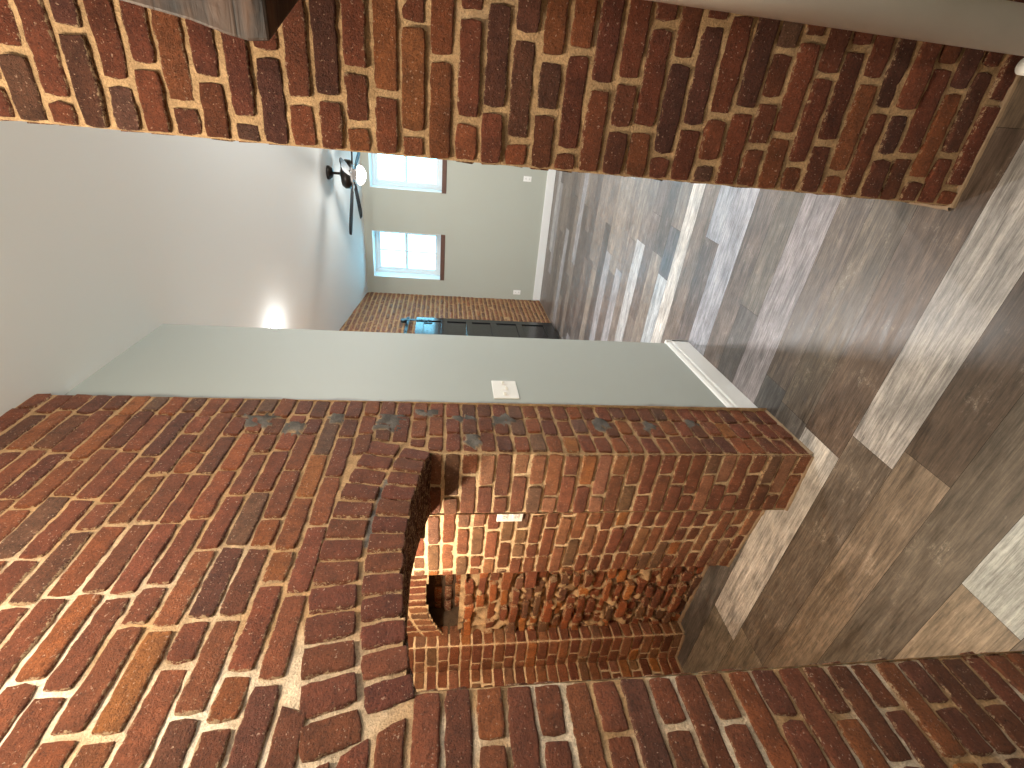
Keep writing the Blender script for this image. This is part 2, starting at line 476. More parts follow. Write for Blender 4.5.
# the two rowlock rings of the arch
for ring, (ra, rb) in enumerate(((R1, R1 + .104), (R1 + .112, R1 + .224))):
    a0, a1 = (-.266, .276) if ring == 0 else (-.290, .276)
    n = 13 if ring == 0 else 13
    for k in range(n):
        a = a0 + (a1 - a0) * k / n + .0027; b = a0 + (a1 - a0) * (k + 1) / n - .0027
        P = [(AX + ra * math.sin(a), ra * math.cos(a)), (AX + ra * math.sin(b), ra * math.cos(b)),
             (AX + rb * math.sin(b), rb * math.cos(b)), (AX + rb * math.sin(a), rb * math.cos(a))]
        patch(M, [fw(x, z) for x, z in P], (0, -1, 0), .010 + random.gauss(0, .002), tint([((144, 84, 60), 4), ((134, 76, 56), 3)], 0.0), True, 1.0)
def open_skip(s, t):
    return XA < s < XB and math.hypot(s - AX, t) < R1 + .006
def wl_col(s, t, p):
    n = noise.noise(p * 7)
    if in_grey(s, t): return tuple(g * (.75 + .5 * noise.noise(p * 25)) for g in GREY) + (.010 + .006 * noise.noise(p * 40),)
    
    w = max(0, min(1, (1.15 - s) * 1.5)) * max(0, min(1, (t - 1.45) * 2.0)) * max(0, min(1, .65 + 1.5 * n))
    if s < .6 and t < 1.6: w = max(w, max(0, min(1, n * 3 - .1)) * .6)
    c = tuple(a * (1 - w) + b * w for a, b in zip(TAN, PALE))
    # grey pointing between the rings
    r = math.hypot(s - AX, t)
    if .98 < s < 1.26 and abs(r - (R1 + .103)) < .012: c = GREY
    return c
sheet(M, fw(0, 0), (1, 0, 0), TL, (0, -1, 0), -1.6, XE, 0, H_CEIL, .0125, open_skip, wl_col, amp=.003)
# soffit of the arch and reveals of the opening
n = 26
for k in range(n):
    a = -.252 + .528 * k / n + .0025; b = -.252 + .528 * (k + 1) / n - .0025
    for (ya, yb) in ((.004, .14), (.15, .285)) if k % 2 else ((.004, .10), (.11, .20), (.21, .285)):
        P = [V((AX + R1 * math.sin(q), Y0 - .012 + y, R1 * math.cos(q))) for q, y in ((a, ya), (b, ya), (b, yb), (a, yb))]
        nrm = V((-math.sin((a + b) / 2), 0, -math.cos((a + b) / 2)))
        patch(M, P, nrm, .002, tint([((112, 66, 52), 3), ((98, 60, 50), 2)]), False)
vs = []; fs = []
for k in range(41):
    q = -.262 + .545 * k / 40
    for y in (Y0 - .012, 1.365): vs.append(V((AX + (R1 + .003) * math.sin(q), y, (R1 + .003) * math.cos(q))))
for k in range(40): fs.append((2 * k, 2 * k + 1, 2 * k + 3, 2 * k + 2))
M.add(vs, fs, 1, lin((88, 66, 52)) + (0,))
LIGHTPAL = [((168, 110, 80), 3), ((156, 98, 72), 4), ((176, 124, 96), 2), ((144, 88, 64), 3), ((150, 112, 88), 2), ((190, 124, 74), .5)]
# right reveal: faces the room's back, seen
courses(M, (XB, Y0 - .008, 0), (0, 1, 0), (0, 0, 1), (-1, 0, 0), 0, .293, 0, 1.536, pal=LIGHTPAL, salt=lambda s, t: .04 if s < .08 else 0,
        joints=lambda k: [0, (.10, .205, .15)[k % 3], .293])
sheet(M, (XB, Y0 - .008, 0), (0, 1, 0), (0, 0, 1), (-1, 0, 0), 0, .293, 0, 1.536, .0125, colf=lambda s, t, p: lin((224, 196, 156)))
courses(M, (XA, Y0 - .008, 0), (0, 1, 0), (0, 0, 1), (1, 0, 0), 0, .293, 0, 1.536, pal=LIGHTPAL, fine=False, joints=lambda k: [0, (.10, .205)[k % 2], .293])
sheet(M, (XA, Y0 - .008, 0), (0, 1, 0), (0, 0, 1), (1, 0, 0), 0, .293, 0, 1.536, .03)
# side of the brick that stands proud of the painted wall, and the back face inside the alcove
sheet(M, (XE, Y0 - .022, 0), (0, 1, 0), (0, 0, 1), (1, 0, 0), 0, .055, 0, H_CEIL, .03)
sheet(M, (0, 1.365, 0), (1, 0, 0), (0, 0, 1), (0, 1, 0), .40, 1.56, 0, 2.1, .04, skip=open_skip)
courses(M, (0, 1.365, 0), (1, 0, 0), (0, 0, 1), (0, 1, 0), .41, 1.52, 0, 2.1, excl=arch_ex, fine=False, pal=LIGHTPAL)
for v in M.v:
    if v.z > 1.6 and v.y < 1.2: v.y -= .0165 * (v.z - 1.6); v.x -= .026 * (v.z - 1.6)
o = M.build('wall_left'); tag(o, 'red brick wall with an arched opening, left of the passage', 'wall', kind='structure')

# ------------------------------------------------------------------ alcove behind the arch
M = Masonry()
ALC = 2.06
TA = lin((226, 200, 162))
jl = V((1.505, 1.366, 0)); jr = V((1.580, 1.915, 0)); d = (jr - jl); LJ = d.length; S = d.normalized(); N = V((-S.y, S.x, 0))
courses(M, jl, S, (0, 0, 1), N, 0, LJ, 0, ALC, pal=LIGHTPAL, salt=lambda s, t: .03 if t > 1.1 else 0, gap=.013)
sheet(M, jl, S, (0, 0, 1), N, 0, LJ, 0, ALC, .0125, colf=lambda s, t, p: TA, amp=.004)
sheet(M, (XB, 1.364, 0), (1, 0, 0), (0, 0, 1), (0, 1, 0), 0, .15, 0, ALC, .03)
sheet(M, (1.580, 1.915, 0), (1, 0, 0), (0, 0, 1), (0, 1, 0), 0, .20, 0, 1.36, .03)
# crumbling face
random.seed(5)
cl = V((1.700, 1.93, 0)); crr = V((1.745, 2.63, 0)); d = crr - cl; LC = d.length; S2 = d.normalized(); N2 = V((-S2.y, S2.x, 0))
CR = [((190, 112, 68), 3), ((172, 102, 68), 4), ((204, 130, 74), 2), ((154, 94, 68), 3), ((140, 100, 76), 2)]
ZH0, ZH1 = 1.372, 1.548
z = 0.0; k = 0
while z < ZH0 - .05:
    x = random.uniform(-.1, 0)
    while x < LC:
        w = random.choice([.10, .13, .17, .2]) * random.uniform(.85, 1.1)
        a, b = max(0, x), min(LC, x + w - random.uniform(.012, .03))
        if b - a > .03 and random.random() > .05:
            j = [random.uniform(-.007, .007) for _ in range(8)]
            g0, g1 = z + random.uniform(.004, .012), z + CH - random.uniform(.006, .016)
            P = [cl + S2 * (a + j[0]) + V((0, 0, g0 + j[1])), cl + S2 * (b + j[2]) + V((0, 0, g0 + j[3])),
                 cl + S2 * (b + j[4]) + V((0, 0, g1 + j[5])), cl + S2 * (a + j[6]) + V((0, 0, g1 + j[7]))]
            patch(M, P, (N2 + V((0, 0, random.uniform(-.15, .15)))), random.uniform(-.010, .018), tint(CR, random.uniform(-.02, .07)), True, 2.0, skirt=.05)
        x += w
    z += CH; k += 1
def crcol(s, t, p):
    n = noise.noise(p * 22); c = lin((205, 172, 132))
    return tuple(v * (.75 + .3 * n) for v in c) + (max(-.02, n * .045),)
sheet(M, cl, S2, (0, 0, 1), N2, -.03, LC + .05, 0, ZH0, .012, colf=crcol, depth=-.020, amp=.010)
# cavity above the crumbling face, with a shallow brick arch over it
def cav_top(s): u = (s / LC) * 2 - 1; return ZH1 - .10 * max(0, u) ** 2 - .012 * max(0, -u) ** 2
def above_skip(s, t): return t < cav_top(s)
sheet(M, cl, S2, (0, 0, 1), N2, -.02, LC + .02, ZH0 - .03, ALC, .0125, skip=above_skip, colf=lambda s, t, p: lin((228, 198, 155)))
nb = 12
for k in range(nb):
    a, b = LC * k / nb + .005, LC * (k + 1) / nb - .005
    za, zb = cav_top(a) + .004, cav_top(b) + .004
    for lo, hi in ((0, .10), (.11, .20)):
        P = [cl + S2 * a + V((0, 0, za + lo)), cl + S2 * b + V((0, 0, zb + lo)), cl + S2 * b + V((0, 0, zb + hi)), cl + S2 * a + V((0, 0, za + hi))]
        patch(M, P, N2, .007, tint(LIGHTPAL, .05), True)
courses(M, cl, S2, (0, 0, 1), N2, 0, LC, 1.76, ALC, pal=LIGHTPAL, fine=False)
# inside of the cavity
CAVX = .17
c0 = cl - N2 * CAVX
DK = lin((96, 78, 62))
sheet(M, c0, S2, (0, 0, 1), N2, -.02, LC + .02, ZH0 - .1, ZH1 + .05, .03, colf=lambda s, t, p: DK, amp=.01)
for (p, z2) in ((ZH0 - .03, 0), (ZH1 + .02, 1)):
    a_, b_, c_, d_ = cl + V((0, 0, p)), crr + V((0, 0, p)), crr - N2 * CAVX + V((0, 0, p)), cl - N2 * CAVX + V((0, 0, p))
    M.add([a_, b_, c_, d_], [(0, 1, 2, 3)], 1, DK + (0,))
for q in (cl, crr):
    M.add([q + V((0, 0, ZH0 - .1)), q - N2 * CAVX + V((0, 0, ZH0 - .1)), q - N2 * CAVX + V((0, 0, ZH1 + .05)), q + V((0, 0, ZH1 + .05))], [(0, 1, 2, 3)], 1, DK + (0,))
for row in range(3):
    x = -.03 * row
    while x < LC - .06:
        w = random.uniform(.09, .16)
        P = [c0 + S2 * max(0, x + .008) + V((0, 0, ZH0 - .03 + row * .06 + .004)), c0 + S2 * (x + w) + V((0, 0, ZH0 - .03 + row * .06 + .004)),
             c0 + S2 * (x + w) + V((0, 0, ZH0 + .02 + row * .06)), c0 + S2 * max(0, x + .008) + V((0, 0, ZH0 + .02 + row * .06))]
        patch(M, P, N2, random.uniform(.0, .03), tint(CR), False, 2.0); x += w + .01
# short returns at the far end and the end wall
def face(P, Q, **kw):
    P = V(P + (0,)); Q = V(Q + (0,)); d = Q - P; s = d.normalized(); nn = V((-s.y, s.x, 0)) * kw.pop('flip', 1)
    courses(M, P, s, (0, 0, 1), nn, 0, d.length, 0, ALC, pal=LIGHTPAL, **kw)
    sheet(M, P, s, (0, 0, 1), nn, 0, d.length, 0, ALC, .015, colf=lambda s_, t, p: TA, amp=.003)
face((1.672, 2.625), (1.810, 2.632), flip=-1, joints=lambda k: [0, .135])
face((1.672, 2.625), (1.662, 2.845), joints=lambda k: [0, (.12, .16)[k % 2], .22])
face((.40, 2.845), (1.665, 2.845), flip=-1)
# left side and soffit of the alcove
sheet(M, (.42, 1.36, 0), (0, 1, 0), (0, 0, 1), (1, 0, 0), 0, 1.5, 0, ALC, .05, colf=lambda s, t, p: TA)
courses(M, (.42, 1.36, 0), (0, 1, 0), (0, 0, 1), (1, 0, 0), 0, 1.5, 0, ALC, fine=False, pal=LIGHTPAL)
sheet(M, (.38, 1.34, ALC), (1, 0, 0), (0, 1, 0), (0, 0, -1), 0, 1.5, 0, 1.55, .05, colf=lambda s, t, p: TA)
o = M.build('wall_alcove'); tag(o, 'deep brick alcove behind the arch with a crumbling side and dark hole', 'wall', kind='structure')

# ------------------------------------------------------------------ brick pier right of the passage
random.seed(21)
XP = 1.353; YP = .100
M = Masonry()
REDPAL = [((146, 84, 58), 5), ((136, 76, 54), 6), ((124, 70, 51), 4), ((156, 92, 60), 2), ((112, 68, 54), 3), ((124, 88, 72), 1.0), ((56, 50, 50), .4), ((160, 98, 62), .5)]
def pj_(k):
    js = [0]
    x = (.052, .125, .060, .120, .1, .20)[k % 6] * random.uniform(.9, 1.15)
    while x < 1.66:
        js.append(x); x += random.choices([.212, .106], [5, 1])[0] * random.uniform(.97, 1.04)
    return js + [1.7]
courses(M, (XP, YP, 0), (0, -1, 0), (0, 0, 1), (-1, 0, 0), 0, 1.7, 0, H_CEIL, joints=pj_, pal=REDPAL, gap=.0105, rough=1.5, prot=.0085, pj=.002,
        salt=lambda s, t: random.uniform(-.06, .03) + (.035 if t > 1.55 else 0))
def pcol(s, t, p):
    n = noise.noise(p * 9)
    if s > .28 and n > .2: return lin((190, 160, 125))
    return lin((196, 162, 122))
sheet(M, (XP, YP, 0), (0, -1, 0), (0, 0, 1), (-1, 0, 0), 0, 1.7, 0, H_CEIL, .0125, amp=.003, colf=pcol)
courses(M, (XP, YP, 0), (1, 0, 0), (0, 0, 1), (0, 1, 0), 0, .28, 0, H_CEIL, fine=False, pal=REDPAL, prot=.0035, pj=.0005, joints=lambda k: [0, (.1, .2)[k % 2], .28])
sheet(M, (XP, YP, 0), (1, 0, 0), (0, 0, 1), (0, 1, 0), 0, .28, 0, H_CEIL, .04)
sheet(M, (XP + .28, YP, 0), (0, -1, 0), (0, 0, 1), (1, 0, 0), 0, 2.6, 0, H_CEIL, .1)
sheet(M, (XP, YP - 1.7, 0), (0, -1, 0), (0, 0, 1), (-1, 0, 0), 0, .9, 0, H_CEIL, .1)
o = M.build('wall_right'); tag(o, 'brick wall end standing right of the passage', 'wall', kind='structure')

# ------------------------------------------------------------------ far left brick wall
random.seed(3)
YL = 2.42; XF = 7.12
M = Masonry()
FARPAL = [((150, 86, 60), 4), ((132, 74, 56), 4), ((116, 68, 56), 3), ((165, 100, 66), 2)]
courses(M, (2.56, YL, 0), (1, 0, 0), (0, 0, 1), (0, -1, 0), 0, XF - 2.56 + .1, 0, H_CEIL, pal=FARPAL, fine=False, gap=.014)
sheet(M, (2.56, YL, 0), (1, 0, 0), (0, 0, 1), (0, -1, 0), 0, XF - 2.56 + .1, 0, H_CEIL, .04)
o = M.build('wall_far_left'); tag(o, 'brick wall of the far room behind the black door', 'wall', kind='structure')

# ------------------------------------------------------------------ floor: planks laid across the passage
random.seed(8)
seams = [-2.2]
while seams[-1] < .2: seams.append(seams[-1] + .175)
seams = [s for s in seams if s < .42] + [.42, .585, .755, .925, 1.095, 1.283, 1.485, 1.66, 1.815, 2.02, 2.18, 2.345, 2.55, 2.71, 2.88, 3.03]
while seams[-1] < 8.0: seams.append(seams[-1] + random.uniform(.155, .185))
HAND = {.42: [(9, (110, 98, 86))], .585: [(1.08, (176, 180, 176)), (9, (146, 130, 110))], .755: [(9, (104, 94, 82))],
        .925: [(.87, (92, 78, 66)), (9, (134, 118, 101))],
        1.095: [(.95, (168, 163, 158)), (2.14, (112, 100, 88)), (9, (124, 113, 98))],
        1.283: [(-.05, (112, 96, 80)), (1.06, (104, 88, 76)), (2.26, (196, 190, 182)), (9, (128, 119, 105))],
        1.485: [(1.05, (108, 96, 84)), (9, (104, 98, 92))], 1.66: [(1.0, (112, 99, 90)), (9, (92, 88, 86))],
        1.815: [(9, (156, 148, 150))], 2.02: [(.8, (120, 111, 103)), (9, (100, 94, 92))], 2.18: [(9, (118, 106, 100))],
        2.345: [(9, (168, 168, 176))], 2.55: [(.6, (164, 166, 174)), (9, (112, 103, 100))], 2.71: [(9, (128, 116, 108))],
        2.88: [(9, (208, 202, 196))], 3.03: [(.65, (138, 128, 120)), (.98, (118, 115, 117)), (9, (188, 192, 196))]}
FP = [((122, 110, 104), 5), ((136, 124, 116), 4), ((104, 95, 91), 4), ((160, 156, 158), 2.5), ((186, 184, 184), 1.6), ((148, 136, 126), 2)]
fv = []; ff = []; fc = []; fsft = []
def plank(x0, x1, y0, y1, c):
    b = len(fv); g = .0006; z = 0
    fv.extend([(x0 + g, y0 + g, z), (x1 - g, y0 + g, z), (x1 - g, y1 - g, z), (x0 + g, y1 - g, z)])
    ff.append((b, b + 1, b + 2, b + 3)); c = lin(c); s = (random.uniform(0, 9), random.uniform(0, 40), random.uniform(0, 9))
    for _ in range(4): fc.extend(c + (1,)); fsft.extend(s)
for x0, x1 in zip(seams, seams[1:]):
    if x0 in HAND:
        y = -4.2
        for (ye, c) in HAND[x0]:
            ye = min(ye, 3.6)
            if y < -4: plank(x0, x1, -4.2, -1.3 + .3 * random.random(), random.choices([p[0] for p in FP], [p[1] for p in FP])[0]); y = fv[-1][1] + .0006
            plank(x0, x1, y, ye, c); y = ye
    else:
        y = -4.2 - random.random()
        while y < 3.6:
            ln = 1.22 if random.random() < .7 else .8
            plank(x0, x1, y, min(3.6, y + ln), random.choices([p[0] for p in FP], [p[1] for p in FP])[0]); y += ln
me = bpy.data.meshes.new('floor'); me.from_pydata(fv, [], ff); me.materials.append(FLOOR)
a = me.color_attributes.new('tint', 'FLOAT_COLOR', 'POINT'); a.data.foreach_set('color', fc)
a = me.attributes.new('shift', 'FLOAT_VECTOR', 'POINT'); a.data.foreach_set('vector', fsft)
fo = bpy.data.objects.new('floor', me); link(fo); tag(fo, 'weathered grey and brown plank floor', 'floor', kind='structure')
ang = math.radians(-2.5)
fo.rotation_euler = (0, 0, ang)
# seam positions were read at y = 0.7
fo.location = (-.7 * math.sin(math.radians(2.5)) * -1 * -1, 0, 0)
bm = bmesh.new(); box(bm, (-2.2, -3.6, -.08), (8.0, 3.6, -.004)); sub = bm_obj('subfloor', bm, simple('dark_gap', (40, 35, 32), .9), fo, world=False)

# ------------------------------------------------------------------ painted walls, ceiling
def structure(name, bm, mat, label, cat='wall', **kw):
    o = bm_obj(name, bm, mat, **kw); return tag(o, label, cat, kind='structure')
YD = 1.104
bm = bmesh.new()
box(bm, (XE - .06, YD, 0), (2.57, 1.27, H_CEIL + .05)); box(bm, (1.94, 1.2701, 0), (2.57, 2.75, H_CEIL + .05)); structure('wall_partition', bm, SAGE_P, 'painted wall beside the brick, holding the switches')
bm = bmesh.new(); box(bm, (1.62, -2.72, 0), (7.3, -2.6, 3.1)); box(bm, (-1.75, -1.75, 0), (1.5, -1.6, 3.1))
structure('wall_south', bm, SAGE, 'painted wall to the right, out of view')
bm = bmesh.new(); box(bm, (-1.75, -1.75, 0), (-1.6, 1.2, 3.1)); structure('wall_back', bm, SAGE, 'painted wall behind the viewer')

bm = bmesh.new()  # unseen boxes added so that sky light does not leak into the alcove
box(bm, (1.72, 2.665, 0), (1.939, 2.98, H_CEIL + .05)); box(bm, (.20, 2.88, 0), (1.719, 2.98, H_CEIL + .05))
box(bm, (.20, 1.39, 0), (.36, 2.879, H_CEIL + .05)); box(bm, (.361, 1.39, ALC + .03), (1.939, 2.66, ALC + .15))
structure('wall_alcove_lightblock', bm, SAGE, 'added boxes closing the alcove from behind against sky light, out of view')
def zc(x):
    if x <= 2.0: return H_CEIL
    return H_CEIL - .0855 * ((x - 2.0) ** 2 / 4 if x < 4 else x - 3)
# ceiling: level near, falling gently across the far room
bm = bmesh.new()
pts = [(-1.8, H_CEIL)] + [(2 + .1 * i, zc(2 + .1 * i)) for i in range(21)] + [(7.5, zc(7.5))]
low = []; up = []
for (x, z) in pts:
    low.append([bm.verts.new((x, -2.8, z)), bm.verts.new((x, 2.6, z))]); up.append([bm.verts.new((x, -2.8, z + .15)), bm.verts.new((x, 2.6, z + .15))])
for i in range(len(pts) - 1):
    bm.faces.new((low[i][0], low[i][1], low[i + 1][1], low[i + 1][0])); bm.faces.new((up[i][0], up[i + 1][0], up[i + 1][1], up[i][1]))
    for s in (0, 1): bm.faces.new((low[i][s], low[i + 1][s], up[i + 1][s], up[i][s]))
bm.faces.new((low[0][0], up[0][0], up[0][1], low[0][1])); bm.faces.new((low[-1][0], low[-1][1], up[-1][1], up[-1][0]))
structure('ceiling', bm, CEIL, 'smooth white ceiling', 'ceiling')

# far wall with two window openings
WZ0, WZ1 = 1.555, 2.515
WIN = [(1.51, 2.17), (.285, .945)]
bm = bmesh.new(); TH = .33
ys = sorted([-2.72, 2.56] + [v for w in WIN for v in w]); zs = [0, WZ0 - .06, WZ1, 2.9]
for a, b in zip(ys, ys[1:]):
    for c, d in zip(zs, zs[1:]):
        if c == WZ0 - .06 and any(abs(a - w[0]) < 1e-6 for w in WIN): continue
        box(bm, (XF, a, c), (XF + TH, b, d))
bmesh.ops.remove_doubles(bm, verts=bm.verts, dist=1e-5)
structure('wall_far', bm, SAGE, 'pale sage end wall with two windows')

# baseboards
bm = bmesh.new(); box(bm, (XF - .018, -2.6, 0), (XF + .002, YL - .012, .115)); structure('baseboard_far', bm, WHITE, 'white baseboard under the windows', 'baseboard', bevel=.004)
def base_profile(bm, x0, x1, y):
    pr = [(0, 0), (-.018, 0), (-.018, .10), (-.014, .108), (-.014, .125), (-.008, .137), (0, .142)]
    A = [bm.verts.new((x0, y + p, z)) for p, z in pr]; B = [bm.verts.new((x1, y + p, z)) for p, z in pr]
    for i in range(len(pr) - 1): bm.faces.new((A[i], A[i + 1], B[i + 1], B[i]))
    bm.faces.new((A[-1], A[0], B[0], B[-1])); bm.faces.new(A); bm.faces.new(B[::-1])
bm = bmesh.new(); base_profile(bm, XE + .004, 2.59, YD + .001); box(bm, (2.568, YD - .017, 0), (2.586, 2.40, .14))
structure('baseboard_left', bm, WHITE, 'white baseboard at the foot of the painted wall', 'baseboard')

# mortar fillets where brick meets plank
def fillet(pts, r=.012):
    bm = bmesh.new()
    for a, b in zip(pts, pts[1:]):
        a = V(a); b = V(b); nseg = max(2, int((b - a).length / .02)); prev = None
        for i in range(nseg + 1):
            p = a.lerp(b, i / nseg); rr = r * (1 + .4 * noise.noise(p * 40))
            d = (b - a).normalized(); nrm = V((-d.y, d.x, 0))
            ring = [bm.verts.new(p + nrm * rr * math.cos(t) + V((0, 0, 1)) * rr * 1.2 * math.sin(t)) for t in (0, .6, 1.2, 1.9, 2.5, math.pi)]
            if prev:
                for k in range(5): bm.faces.new((prev[k], prev[k + 1], ring[k + 1], ring[k]))
            prev = ring
    return bm
FIL = simple('mortar_fillet', (140, 118, 94), .9, bump=.6, bscale=150, var=.2, vscale=40)
bm = fillet([(XE, Y0 - .006, 0), (XB - .004, Y0 - .006, 0), (XB - .004, 1.366, 0)], .009); structure('trim_1', bm, FIL, 'mortar bead along the foot of the brick jamb', 'trim')
bm = fillet([(jl.x - .004, jl.y, 0), (jr.x - .004, jr.y, 0)], .010); structure('trim_2', bm, FIL, 'mortar bead along the foot of the alcove side', 'trim')
bm = fillet([(XP - .004, -1.5, 0), (XP - .004, YP + .004, 0), (XP + .28, YP + .004, 0)], .010); structure('trim_3', bm, FIL, 'mortar bead along the foot of the right brick wall', 'trim')
bm = fillet([(1.700, 1.95, 0), (1.745, 2.622, 0), (1.668, 2.622, 0), (1.658, 2.84, 0), (1.45, 2.84, 0)], .011); structure('trim_4', bm, FIL, 'mortar bead at the back of the alcove', 'trim')

# ------------------------------------------------------------------ windows
for i, (ya, yb) in enumerate(WIN):
    w = empty('window_%d' % (i + 1), (XF, (ya + yb) / 2, WZ0), ('window in full view beside the brick wall' , 'window half hidden behind the brick pier')[i], 'window', kind='structure')
    X1 = XF + .235
    bm = bmesh.new()
    fwid = .045
    box(bm, (X1, ya, WZ0), (X1 + .07, ya + fwid, WZ1)); box(bm, (X1, yb - fwid, WZ0), (X1 + .07, yb, WZ1))
    box(bm, (X1, ya + fwid, WZ1 - fwid), (X1 + .07, yb - fwid, WZ1)); box(bm, (X1, ya + fwid, WZ0), (X1 + .07, yb - fwid, WZ0 + fwid))
    bm_obj('window_frame', bm, VINYL, w, bevel=.003)
    mid = 2.06
    for (z0, z1, dx) in ((mid - .02, WZ1 - fwid, .035), (WZ0 + fwid, mid + .02, .008)):
        bm = bmesh.new(); s = .032; yc = (ya + yb) / 2; a_, b_ = ya + fwid, yb - fwid
        box(bm, (X1 + dx, a_, z0), (X1 + dx + .026, a_ + s, z1)); box(bm, (X1 + dx, b_ - s, z0), (X1 + dx + .026, b_, z1))
        box(bm, (X1 + dx, a_ + s, z0), (X1 + dx + .026, b_ - s, z0 + s)); box(bm, (X1 + dx, a_ + s, z1 - s), (X1 + dx + .026, b_ - s, z1))
        box(bm, (X1 + dx + .006, yc - .008, z0 + s), (X1 + dx + .02, yc + .008, z1 - s))
        sh = bm_obj('sash', bm, VINYL, w, bevel=.002)
        bm = bmesh.new(); box(bm, (X1 + dx + .011, a_ + s - .003, z0 + s - .003), (X1 + dx + .015, b_ - s + .003, z1 - s + .003)); bm_obj('pane', bm, GLASS, sh)
    bm = bmesh.new(); box(bm, (XF - .012, ya - .004, WZ0 - .06), (X1 + .07, yb + .004, WZ0)); bm_obj('window_sill', bm, SILL, w, bevel=.003)
    # painted reveal lining
    bm = bmesh.new(); box(bm, (XF + .001, ya, WZ1 - .006), (X1, yb, WZ1)); box(bm, (XF + .001, yb - .006, WZ0), (X1, yb, WZ1 - .006)); box(bm, (XF + .001, ya, WZ0), (X1, ya + .006, WZ1 - .006))
    bm_obj('window_reveal', bm, WHITE, w)

# ------------------------------------------------------------------ black panelled sliding door
DX0, DX1, DZ = 5.10, 6.01, 1.835
d = empty('door_1', ((DX0 + DX1) / 2, YL - .05, .012), 'black panelled sliding door hung on the far brick wall', 'door', kind='structure')
bm = bmesh.new(); yf, yb_ = YL - .075, YL - .035
box(bm, (DX0, yf + .012, .03), (DX1, yb_, DZ)); bm_obj('door_panel', bm, BLACK, d)
bm = bmesh.new(); s = .10
box(bm, (DX0, yf, .03), (DX0 + s, yf + .013, DZ)); box(bm, (DX1 - s, yf, .03), (DX1, yf + .013, DZ))
zz = [.03, .16, .50, .60, .92, 1.01, 1.32, 1.41, 1.72, DZ]
zz = [(.03, .17), (.46, .54), (.80, .88), (1.12, 1.20), (1.44, 1.52), (DZ - .10, DZ)]
for a, b in zz: box(bm, (DX0 + s, yf, a), (DX1 - s, yf + .013, b))
bm_obj('door_frame', bm, BLACK, d, bevel=.003)
bm = bmesh.new(); box(bm, (4.2, YL - .045, 1.93), (6.08, YL - .037, 1.97))
for x in (4.4, 5.0, 5.6, 6.03): cyl(bm, (x, YL - .05, 1.95), (x, YL - .004, 1.95), .012)
bm_obj('door_rail', bm, IRON, d)
for x in (DX1 - .12, DX0 + .12):
    bm = bmesh.new(); box(bm, (x - .02, yf - .01, DZ - .20), (x + .02, yf - .003, 1.99))
    cyl(bm, (x, yf - .006, 1.995), (x, YL - .046, 1.995), .04)
    for z in (DZ - .16, DZ - .06): cyl(bm, (x, yf - .016, z), (x, yf - .008, z), .01, n=10)
    bm_obj('door_hanger', bm, IRON, d)
bm = bmesh.new(); cyl(bm, (DX0 + .05, yf - .04, .82), (DX0 + .05, yf - .04, 1.06), .009)
for z in (.84, 1.04): cyl(bm, (DX0 + .05, yf - .04, z), (DX0 + .05, yf, z), .007)
bm_obj('door_handle', bm, IRON, d)

# ------------------------------------------------------------------ outlets and switch
def plate(name, loc, n, w, h, label, cat, group=None, kind='outlet'):
    """n = outward normal"""
    n = V(n); o = empty(name, loc, label, cat, group)
    side = V((0, 0, 1)).cross(n)
    c = V(loc)
    def bx(bm, s0, s1, z0, z1, d0, d1):
        vs = box(bm, (0, 0, 0), (1, 1, 1))
        for v in vs:
            a, b, e = v.co
            v.co = c + side * (s0 + (s1 - s0) * a) + V((0, 0, 1)) * (z0 + (z1 - z0) * b) + n * (d0 + (d1 - d0) * e)
    bm = bmesh.new(); bx(bm, -w / 2, w / 2, -h / 2, h / 2, 0.0, .006); bm_obj('cover_plate', bm, PLASTIC, o, bevel=.0025)
    if kind == 'outlet':
        for s in (-1, 1):
            bm = bmesh.new(); bx(bm, -.016, .016, s * .024 - .014, s * .024 + .014, .004, .0085); r = bm_obj('receptacle', bm, PLASTIC, o, bevel=.002)
            bm = bmesh.new()
            for q in (-.006, .006): bx(bm, q - .0012, q + .0012, s * .024 - .004, s * .024 + .006, .0082, .0092)
            bx(bm, -.002, .002, s * .024 - .010, s * .024 - .006, .0082, .0092)
            bm_obj('slots', bm, SLOT, r)
    else:
        for k in range(3):
            q = (k - 1) * w / 3.3
            bm = bmesh.new(); bx(bm, q - .006, q + .006, -.013, .013, .004, .0075); bz = bm_obj('toggle_bezel', bm, PLASTIC, o, bevel=.001)
            bm = bmesh.new(); up = (k != 1)
            bx(bm, q - .004, q + .004, (.0 if up else -.012), (.012 if up else 0), .006, .020); bm_obj('toggle', bm, PLASTIC, bz, bevel=.0012)
            for s in (-1, 1):
                bm = bmesh.new(); cc = c + side * q + V((0, 0, s * h * .40)); cyl(bm, cc + n * .004, cc + n * .0072, .0032, n=12); bm_obj('screw', bm, PLASTIC, o)
    return o
plate('light_switch', (1.943, YD, 1.203), (0, -1, 0), .165, .118, 'white triple toggle switch plate on the painted wall next to the brick', 'light switch', kind='switch')
# alcove outlet, set against the rebated face
ps = .108; pc = jl + S * ps + N * .010 + V((0, 0, 1.195))
plate('wall_outlet', tuple(pc), tuple(N), .07, .112, 'white outlet plate on the brick side inside the arched alcove', 'outlet', kind='outlet')
plate('wall_outlet', (XF, .672, .385), (-1, 0, 0), .07, .112, 'white outlet low on the far wall, beneath the window nearer the pier', 'outlet', kind='outlet')
plate('wall_outlet', (XF, 2.30, .375), (-1, 0, 0), .07, .112, 'white outlet low on the far wall, beside the far brick corner', 'outlet', kind='outlet')

